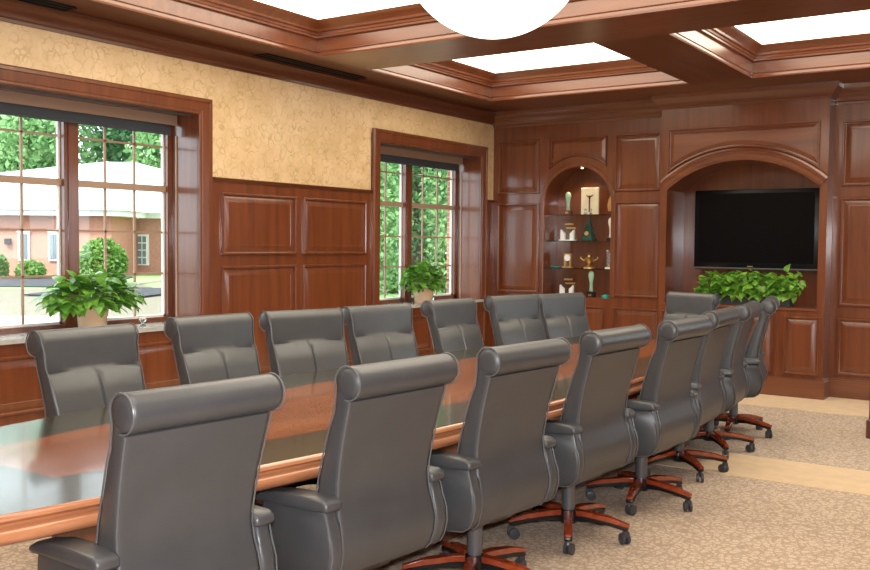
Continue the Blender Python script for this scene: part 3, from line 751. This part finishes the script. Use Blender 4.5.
for k in range(620):
    x = r.uniform(-3.22, -2.25); h = r.uniform(.02, .23)*(1 if r.random() > .04 else 1.3); y = 9.82 + r.uniform(-.15,.10)
    if h < .07: x = r.uniform(-3.24, -2.27); y = 9.73-r.uniform(0,.03)
    p = Vector((x, y, .965+h)); d = Vector((r.uniform(-1,1), r.uniform(-1.1,.4), r.uniform(-.6,.9)))
    sz = r.uniform(.055,.10); leaf(m.bm, p, d, (r.uniform(-.5,.5), r.uniform(-.7,.2), 1), sz, sz*.75)
    if k % 4 == 0: st.tube([(x*.9-.283, 9.82, .98), (x, y, .965+h)], .002, 5)
m.build('foliage', LEAF2, t, smooth=60); st.build('stems', STEM, t)

# small things on the sills
t = thing('crystal_ornament', 'small clear glass ornament on the sill to the right of the pothos', 'ornament', (-6.0, 4.80, .828))
MB().lathe([(0,0),(.030,0),(.034,.006),(.012,.016),(.010,.026),(.026,.040),(.030,.052),(.026,.056),(.0,.030)], (-6.0, 4.80, .828), 16).build('dish', CRYSTAL, t)
MB().box(-6.02, -5.98, 4.78, 4.82, .876, .894, .004).build('candle', IVORY, t)
t = thing('glass_ornament', 'small clear glass piece on the sill beside the plant near the back corner', 'ornament', (-6.0, 8.80, .828))
MB().lathe([(0,0),(.040,0),(.044,.008),(.020,.020),(.030,.050),(.034,.070),(.028,.070),(.0,.03)], (-6.0, 8.80, .828), 16).build('cup', CRYSTAL, t)
MB().lathe([(0,.05),(.02,.05),(.022,.085),(0,.085)], (-6.0, 8.80, .828), 12).build('candle', IVORY, t)

# ------------------------------------------------------------------ trophies in the arched niche
def spindle(m, prof, x, y, z, n=16): m.lathe(prof, (x, y, z), n); return m
def figure(label, x, y, z, h, base_mat, fig_mat, tall=.05, name='statuette'):
    t = thing(name, label, 'trophy', (x, y, z))
    MB().box(x-.045, x+.045, y-.035, y+.035, z, z+tall, .004).build('base', base_mat, t, smooth=0)
    k = h-tall
    prof = [(0,0),(.022,0),(.024,.01*k),(.018,.25*k),(.020,.45*k),(.030,.62*k),(.036,.75*k),(.034,.88*k),(.022,.97*k),(0,k)]
    m = MB(); m.lathe(prof, (x, y, z+tall), 14)
    bmesh.ops.scale(m.bm, verts=m.bm.verts[:], vec=(1,.6,1), space=Matrix.Translation((-x,-y,0)))
    m.build('figure', fig_mat, t, smooth=60)
    if tall >= .05: MB().box(x-.02, x+.02, y-.037, y-.034, z+.012, z+.034).build('gold_plate', GOLD, t, smooth=0)
    return t
YT = 10.05
figure('pale green statuette on a brown wood base on the top glass shelf', -4.93, YT, 1.840, .265, BASEWOOD, JADE)
t = thing('plaque', 'upright cream plaque with a winged emblem on the top glass shelf', 'trophy', (-4.66, YT+.03, 1.84))
MB().box(-4.775, -4.555, YT+.02, YT+.05, 1.84, 2.15, .004).build('board', CREAM, t, smooth=0)
m = MB(); m.box(-4.672, -4.658, YT+.010, YT+.020, 1.87, 2.06); m.prism([(-4.71,2.07),(-4.665,2.045),(-4.62,2.07),(-4.63,2.052),(-4.665,2.03),(-4.70,2.052)], lambda u, v, q: (u, q, v), YT+.010, YT+.02); m.build('emblem', BASEWOOD, t, smooth=0)
MB().lathe([(0,0),(.02,0),(.008,.03),(.018,.06),(0,.07)], (-4.70, YT-.02, 1.84), 12).lathe([(0,0),(.02,0),(.008,.03),(.018,.06),(0,.07)], (-4.63, YT-.02, 1.84), 12).build('crystal_stand', CRYSTAL, t)
t = thing('flame_trophy', 'gold flame-shaped trophy at the right end of the top glass shelf', 'trophy', (-4.40, YT, 1.84))
MB().box(-4.435, -4.365, YT-.03, YT+.03, 1.84, 1.875, .003).build('base', BASEWOOD, t, smooth=0)
m = MB(); m.prism([(-4.42,1.875),(-4.43,1.94),(-4.42,2.0),(-4.395,2.05),(-4.38,2.10),(-4.372,2.03),(-4.375,1.95),(-4.385,1.875)], lambda u, v, q: (u, q, v), YT-.012, YT+.012, bev=.003); m.build('flame', GOLD, t, smooth=0)
def acrylic(label, x, z):
    t = thing('acrylic_award', label, 'trophy', (x, YT, z))
    MB().box(x-.10, x+.10, YT-.03, YT+.03, z, z+.012, .002).build('base', WHITE, t, smooth=0)
    m = MB()
    m.prism([(x-.085,z+.012),(x-.085,z+.13),(x-.055,z+.10),(x-.035,z+.085),(x-.035,z+.012)], lambda u, v, q: (u, q, v), YT-.02, YT+.02)
    m.build('support', WHITE, t, smooth=0)
    m = MB(); m.prism([(x+.085,z+.012),(x+.085,z+.13),(x+.055,z+.10),(x+.035,z+.085),(x+.035,z+.012)], lambda u, v, q: (u, q, v), YT-.02, YT+.02)
    m.build('support', WHITE, t, smooth=0)
    MB().box(x-.08, x+.11, YT+.022, YT+.030, z+.012, z+.26).build('clear_plate', GLASS, t, smooth=0)
    for k, (a, b) in enumerate(((-.05,.05), (-.03,.09))):
        m = MB(); u = x+a
        while u < x+b:
            w = random.uniform(.006,.014); m.box(u, u+w, YT+.018, YT+.022, z+.185-k*.045, z+.205-k*.045+random.uniform(-.004,.002)); u += w
        m.build('gold_lettering', GOLD, t, smooth=0)
acrylic('clear award with gold lettering on white feet, on the second glass shelf', -4.93, 1.535)
acrylic('clear award with gold lettering on white feet, on the niche floor below the clock', -4.93, .885)
t = thing('obelisk', 'dark green pointed obelisk trophy on the second glass shelf', 'trophy', (-4.66, YT, 1.535))
m = MB(); b = [m.bm.verts.new((-4.66+dx*.065, YT+dy*.065, 1.56)) for dx, dy in ((-1,-1),(1,-1),(1,1),(-1,1))]; c = [m.bm.verts.new((-4.66+dx*.006, YT+dy*.006, 1.815)) for dx, dy in ((-1,-1),(1,-1),(1,1),(-1,1))]
for k in range(4): m.bm.faces.new((b[k], b[(k+1)%4], c[(k+1)%4], c[k]))
m.bm.faces.new(c); m.bm.faces.new(b[::-1]); m.build('spire', DGREEN, t, smooth=0)
MB().box(-4.735, -4.585, YT-.07, YT+.07, 1.535, 1.56, .003).build('base', DGREEN, t, smooth=0)
o = MB().lathe([(0,0),(.02,0),(.026,.004),(0,.006)], (0,0,0), 14).build('medallion', GOLD, t, smooth=0, origin=1)
o.rotation_euler = (PI/2-.2, 0, 0); o.location = (0, -.062, .085)
figure('ivory statuette on a black base at the right end of the second glass shelf', -4.385, YT, 1.535, .27, BLACK, IVORY, .04)
t = thing('gold_clock', 'gold desk clock with a round white face on the third glass shelf', 'clock', (-4.92, YT, 1.215))
MB().box(-4.985, -4.855, YT-.03, YT+.03, 1.215, 1.235, .003).build('base', GOLD, t, smooth=0)
MB().box(-4.965, -4.945, YT-.02, YT+.02, 1.235, 1.37).box(-4.895, -4.875, YT-.02, YT+.02, 1.235, 1.37).box(-4.965, -4.875, YT-.02, YT+.02, 1.37, 1.385).build('frame', GOLD, t, smooth=0)
m = MB(); m.tube([(-4.92, YT-.025, 1.335), (-4.92, YT+.01, 1.335)], .038, 24); m.build('face', WHITE, t)
t = thing('gold_lamp_trophy', 'ornate gold oil-lamp trophy with spreading arms on the third glass shelf', 'trophy', (-4.65, YT, 1.215))
m = MB(); m.lathe([(0,0),(.065,0),(.065,.014),(.03,.026),(.012,.045),(.016,.06),(.045,.075),(.058,.10),(.040,.125),(.018,.135),(.014,.15),(.026,.165),(0,.195)], (-4.65, YT, 1.215), 20); m.build('urn', GOLD, t, smooth=50)
for s in (-1, 1): MB().tube([(-4.65+s*.045, YT, 1.30), (-4.65+s*.08, YT, 1.315), (-4.65+s*.11, YT, 1.335), (-4.65+s*.10, YT, 1.35)], .006, 8).build('arm', GOLD, t)
t = thing('crystal_trophy', 'clear crystal trophy at the right end of the third glass shelf', 'trophy', (-4.40, YT, 1.215))
MB().box(-4.44, -4.36, YT-.03, YT+.03, 1.215, 1.235, .002).build('base', IVORY, t, smooth=0)
MB().box(-4.43, -4.37, YT-.012, YT+.012, 1.235, 1.40, .006).build('block', CRYSTAL, t, smooth=0)
MB().lathe([(.001,.0),(.014,.004),(.02,.02),(.014,.036),(.001,.04)], (-4.42, YT, 1.40), 14).build('ball', CRYSTAL, t)
t = thing('teal_dish', 'small teal glass dish at the left end of the third glass shelf', 'dish', (-5.06, YT-.03, 1.215))
MB().lathe([(0,0),(.04,0),(.062,.012),(.062,.016),(.038,.006),(0,.006)], (-5.06, YT-.03, 1.215), 20).build('bowl', TEAL, t)
MB().lathe([(.0605,.012),(.066,.012),(.066,.018),(.0605,.018)], (-5.06, YT-.03, 1.215), 20).build('rim', TEAL, t)
figure('pale green statuette on a black base on the floor of the niche', -4.62, YT, .885, .30, BLACK, JADE, .065)
t = thing('teal_paperweight', 'small teal glass paperweight at the right end of the niche floor', 'ornament', (-4.42, YT-.04, .885))
MB().lathe([(0,0),(.036,0),(.044,.012),(.038,.028),(.02,.038),(0,.040)], (-4.42, YT-.04, .885), 20).build('dome', TEAL, t)
MB().lathe([(.0,-.0),(.046,0),(.046,.004),(0,.004)], (-4.42, YT-.04, .885), 20).build('foot', TEAL, t)
t = thing('dark_bottle_trophy', 'slim dark glass trophy standing behind the teal paperweight', 'trophy', (-4.375, YT+.08, .885))
MB().lathe([(0,0),(.025,0),(.025,.02),(.012,.03),(.014,.20),(.008,.25),(0,.255)], (-4.375, YT+.08, .885), 14).build('stem', DGREEN, t)
MB().lathe([(0,0),(.035,0),(.035,.012),(0,.012)], (-4.375, YT+.08, .885), 14).build('foot', BLACK, t)

# console table at the right edge ---------------------------------------
t = thing('console_table', 'dark wooden table leg with a thicker block foot at the right edge of the photo', 'table', (-1.0, 7.99, 0))
DW = wood('dark_console_wood', (.05,.012,.006), (.085,.02,.01), (.12,.03,.014), 'z')
for x in (-1.262, -.42):
    for y in (7.99, 8.25):
        l = MB().box(x-.025, x+.025, y-.025, y+.025, .15, .76, .003).build('leg', DW, t, smooth=0)
        MB().box(x-.042, x+.042, y-.042, y+.042, 0, .15, .008).build('block_foot', DW, l, smooth=0, origin=1)
        l.children[0].data.transform(Matrix.Translation(-Vector(t.location)))
MB().box(-1.262, -.42, 7.965, 8.275, .68, .755).build('apron', DW, t, smooth=0)
MB().box(-1.262, -.40, 7.96, 8.28, .76, .79, .004).build('tabletop', DW, t, smooth=0)

# ------------------------------------------------------------------ outdoors
yaw = .59509
er = Vector((math.cos(yaw), math.sin(yaw), 0)); ef = Vector((-math.sin(yaw), math.cos(yaw), 0))
def OW(lat, dep, z): v = er*lat + ef*dep; return (v.x, v.y, z)
G = -.15
gr = MB().box(-120, -6.42, -60, 120, G-.2, G).box(XR+.2, 60, -60, 120, G-.2, G).build('ground', DRIVE, smooth=0); gr['kind'] = 'structure'
def strip(name, mat, pts, z0, z1, parent=gr):
    m = MB(); m.prism([OW(a, b, 0)[:2] for a, b in pts], lambda u, v, q: (u, v, q), z0, z1)
    return m.build(name, mat, parent, smooth=0)
strip('lawn', GRASS, [(-45,28.5),(-11,30.2),(-11,46),(-45,46)], G, G+.02)
strip('concrete_apron', CONC, [(-14,12),(-8.0,17),(-6.3,20.0),(-20,19.8)], G, G+.015)
strip('lawn', GRASS, [(-5.5,24),(40,24),(40,60),(-10.5,60),(-10.5,34)], G, G+.021)
strip('mulch_bed', MULCH, [(-45,32.5),(-13,31.5),(-11.8,34),(-13.0,40.6),(-45,40.6)], G+.02, G+.06)
strip('mulch_bed', MULCH, [(-11.8,27),(-8.3,26.4),(-7.6,31),(-11.5,32)], G+.02, G+.06)
# neighbouring brick house
def hb(m, l0, l1, d0, d1, z0, z1):
    m.prism([OW(l0,d0,0)[:2], OW(l1,d0,0)[:2], OW(l1,d1,0)[:2], OW(l0,d1,0)[:2]], lambda u, v, q: (u, v, q), z0, z1); return m
H = thing('house', 'low red brick house with a pale hipped roof, seen through the large window', 'building', OW(-20, 46, G))
bm_ = plain('far_brick', (.46,.21,.15), .9, noise=.12)
hb(MB(), -34, -14.0, 40.8, 52, G, 2.55).build('brick_wing', bm_, H, smooth=0)
hb(MB(), -14.0, -5.5, 44.5, 52, G, 2.55).build('brick_wall', bm_, H, smooth=0)
m = MB(); hb(m, -35, -13.4, 40.2, 52.6, 2.50, 2.74); hb(m, -13.4, -4.8, 43.9, 52.6, 2.50, 2.74); m.build('fascia', WHITE, H, smooth=0)
def hip(l0, l1, d0, d1, z0, r0, r1, rd, z1, name):
    m = MB(); B = [m.bm.verts.new(OW(a, b, z0)) for a, b in ((l0,d0),(l1,d0),(l1,d1),(l0,d1))]
    T = [m.bm.verts.new(OW(r0, rd, z1)), m.bm.verts.new(OW(r1, rd, z1))]
    m.bm.faces.new((B[0],B[1],T[1],T[0])); m.bm.faces.new((B[1],B[2],T[1])); m.bm.faces.new((B[2],B[3],T[0],T[1])); m.bm.faces.new((B[3],B[0],T[0]))
    m.bm.faces.new(B[::-1]); m.build(name, ROOFM, H, smooth=0)
hip(-36, -4.4, 43.6, 53, 2.74, -17.0, -15.4, 48.4, 5.45, 'roof')
hip(-35.2, -13.2, 40.0, 50, 2.741, -26, -19, 46.2, 4.2, 'wing_roof')
for l, z0, z1 in ((-17.75, .55, 1.78), (-16.45, .55, 1.78), (-19.6,.55,1.78), (-21.2,.55,1.78)):
    f = hb(MB(), l-.24, l+.24, 40.70, 40.82, z0, z1).build('window', WHITE, H, smooth=0)
    m = MB(); hb(m, l-.16, l-.01, 40.66, 40.72, z0+.08, z1-.08); hb(m, l+.01, l+.16, 40.66, 40.72, z0+.08, z1-.08)
    m.build('pane', DARKGLASS, f, smooth=0, origin=1); f.children[0].data.transform(Matrix.Translation(-Vector(H.location)))
    hb(MB(), l-.28, l+.28, 40.66, 40.82, z1, z1+.14).build('lintel', CONC, H, smooth=0)
f = hb(MB(), -14.3+.05, -13.5, 44.4, 44.52, .3, 1.75)
f = f.build('window', WHITE, H, smooth=0); m = MB()
for i in range(3):
    for j in range(4): hb(m, -14.2+i*.22, -14.05+i*.22, 44.34, 44.42, .36+j*.34, .64+j*.34)
m.build('pane', DARKGLASS, f, smooth=0, origin=1); f.children[0].data.transform(Matrix.Translation(-Vector(H.location)))
hb(MB(), -18.55, -18.32, 40.6, 40.82, 1.25, 1.5).build('wall_light', BLACK, H, smooth=0)

def crown_mesh(name, mat, parent, blobs, n, size, seed):
    g = np.random.default_rng(seed); per = []
    vol = np.array([b[3]*b[4]*b[5] for b in blobs])**.66; cnt = (n*vol/vol.sum()).astype(int)
    for b, c in zip(blobs, cnt):
        d = g.normal(size=(c,3)); d /= np.linalg.norm(d, axis=1)[:,None]; rr = g.uniform(.72,1.05,(c,1))
        per.append(np.array(b[:3]) + d*rr*np.array(b[3:6]))
    P = np.concatenate(per); k = len(P)
    a = g.normal(size=(k,3)); a /= np.linalg.norm(a, axis=1)[:,None]; b = np.cross(a, g.normal(size=(k,3))); b /= np.linalg.norm(b, axis=1)[:,None]
    s = g.uniform(.5,1.2,(k,1))*size
    V = np.stack([P-a*s, P-b*s*.55, P+a*s, P+b*s*.55], 1).reshape(-1,3) - np.array(parent.location)
    me = bpy.data.meshes.new(name); me.from_pydata(V.tolist(), [], [tuple(range(4*i, 4*i+4)) for i in range(k)]); me.materials.append(mat)
    o = bpy.data.objects.new(name, me); COL.objects.link(o); o.parent = parent; return o
def tree(label, lat, dep, h, r, mat, n, size, seed, low=.25, name='tree', cat='tree', group=None):
    g = random.Random(seed); bx, by, _ = OW(lat, dep, 0)
    t = thing(name, label, cat, (bx, by, G), group)
    MB().tube([(bx, by, G), (bx+.1, by, G+h*.3), (bx, by+.1, G+h*.75)], [r*.07+.05, r*.05+.04, .03], 10).build('trunk', BARK, t)
    bl = [(bx, by, G+h*(low+1)/2, r*.75, r*.75, h*(1-low)/2*.85)]
    for k in range(12):
        a = g.uniform(0, 2*PI); zz = g.uniform(low+.06, .92); q = r*(1-abs(zz-.55)*.8)*.6
        bl.append((bx+q*math.cos(a), by+q*math.sin(a), G+h*zz, r*.55, r*.55, h*.14+.3))
    crown_mesh('crown', mat, t, bl, n, size, seed)
    return t
grp = 'trees behind the brick house'
k = 0
for lat, dep, h, r in ((-35,60,13,4.0),(-29.5,64,15,4.2),(-24.5,60,14,3.9),(-19.5,66,16,4.3),(-15.5,60,14.5,3.9),(-11.0,65,15.5,4.3),(-6.5,60,14,4.0),(-1.5,63,15,4.3)):
    tree(['pale green tree','dark green tree'][k%2]+' behind the roof of the brick house', lat, dep, h, r, (TREE_A, TREE_B)[k%2], 11000, .26, 20+k, .05, group=grp+[' (pale)',' (dark)'][k%2]); k += 1
grp = 'trees outside the far window'
for lat, dep, h, r in ((-2.4,21,9,1.9),(-.5,24,10,1.9),(1.6,21,9,2.0),(-5.0,28,11,2.5),(3.6,28,11,2.6),(-2.6,33,13,3.0),(1.4,34,13,3.0),(-7.0,36,13,3.3),(6.0,36,12,3.3)):
    tree(['pale green leafy tree','deeper green leafy tree'][k%2]+' growing outside the window near the back corner', lat, dep, h, r, (TREE_A, TREE_B)[k%2], 19000, .075, 20+k, .0, group=grp+[' (pale)',' (deep)'][k%2]); k += 1
def bush(label, lat, dep, rx, rz, seed, n=1500, group=None):
    x, y, _ = OW(lat, dep, 0); t = thing('bush', label, 'bush', (x, y, G), group)
    MB().tube([(x,y,G),(x,y,G+rz*.6)], .06, 8).build('stem', BARK, t)
    crown_mesh('foliage', BUSH, t, [(x,y,G+rz*.85,rx,rx,rz)], n, .09, seed)
bush('large rounded green bush in front of the brick house', -12.0, 34, .85, .90, 61, 4200)
bush('small green shrub below the right-hand window of the brick wing', -16.3, 38, .55, .42, 62)
bush('small upright green shrub between the windows of the brick wing', -17.6, 38, .38, .55, 63)
for q, (lat, dep) in enumerate(((-4.4,30),(-2.7,29),(-1.0,30),(.7,29),(2.4,30))):
    bush('tall green hedge shrub behind the trees outside the far window', lat, dep, .84, 1.75, 80+q, 5000, 'hedge shrubs outside the far window')
bush('small pale green shrub at the right end of the brick house', -11.2, 41, .5, .4, 64)

# ------------------------------------------------------------------ light
wd = bpy.data.worlds.new('world'); SC.world = wd; wd.use_nodes = True; nt = wd.node_tree
bg = nt.nodes['Background']; bg.inputs[0].default_value = (.86,.93,1,1); bg.inputs[1].default_value = 5.0
sun = bpy.data.lights.new('sun', 'SUN'); sun.energy = 7; sun.angle = math.radians(3); sun.color = (1,.96,.88)
so = bpy.data.objects.new('sun', sun); COL.objects.link(so); so.rotation_euler = (math.radians(40), 0, math.radians(8)); so.location = (0,0,20)
fla = bpy.data.lights.new('camera_flash', 'AREA'); fla.size = .08; fla.energy = 165; fla.color = (.95,.98,1)
fo = bpy.data.objects.new('camera_flash', fla); COL.objects.link(fo); fo.location = (0.02, 0.0, 1.62)

# ------------------------------------------------------------------ camera
cam = bpy.data.cameras.new('camera'); co = bpy.data.objects.new('camera', cam); COL.objects.link(co)
yw, pt, rl, F = 5.95089805e-01, -4.50825687e-02, 9.30111046e-03, 943.27
f = Vector((-math.sin(yw)*math.cos(pt), math.cos(yw)*math.cos(pt), math.sin(pt))); r0 = Vector((math.cos(yw), math.sin(yw), 0)); u0 = r0.cross(f)
r1 = r0*math.cos(rl) + u0*math.sin(rl); u1 = -r0*math.sin(rl) + u0*math.cos(rl)
co.matrix_world = Matrix(((r1.x, u1.x, -f.x, 0), (r1.y, u1.y, -f.y, 0), (r1.z, u1.z, -f.z, 1.5), (0,0,0,1)))
cam.sensor_fit = 'HORIZONTAL'; cam.sensor_width = 36; cam.lens = 36*F/870; cam.clip_start = .02; cam.clip_end = 400
fo.rotation_euler = co.matrix_world.to_euler()
SC.camera = co
SC.view_settings.view_transform = 'Standard'; SC.view_settings.look = 'None'; SC.view_settings.gamma = 1
SC.view_settings.exposure = 0; SC.view_settings.use_curve_mapping = False
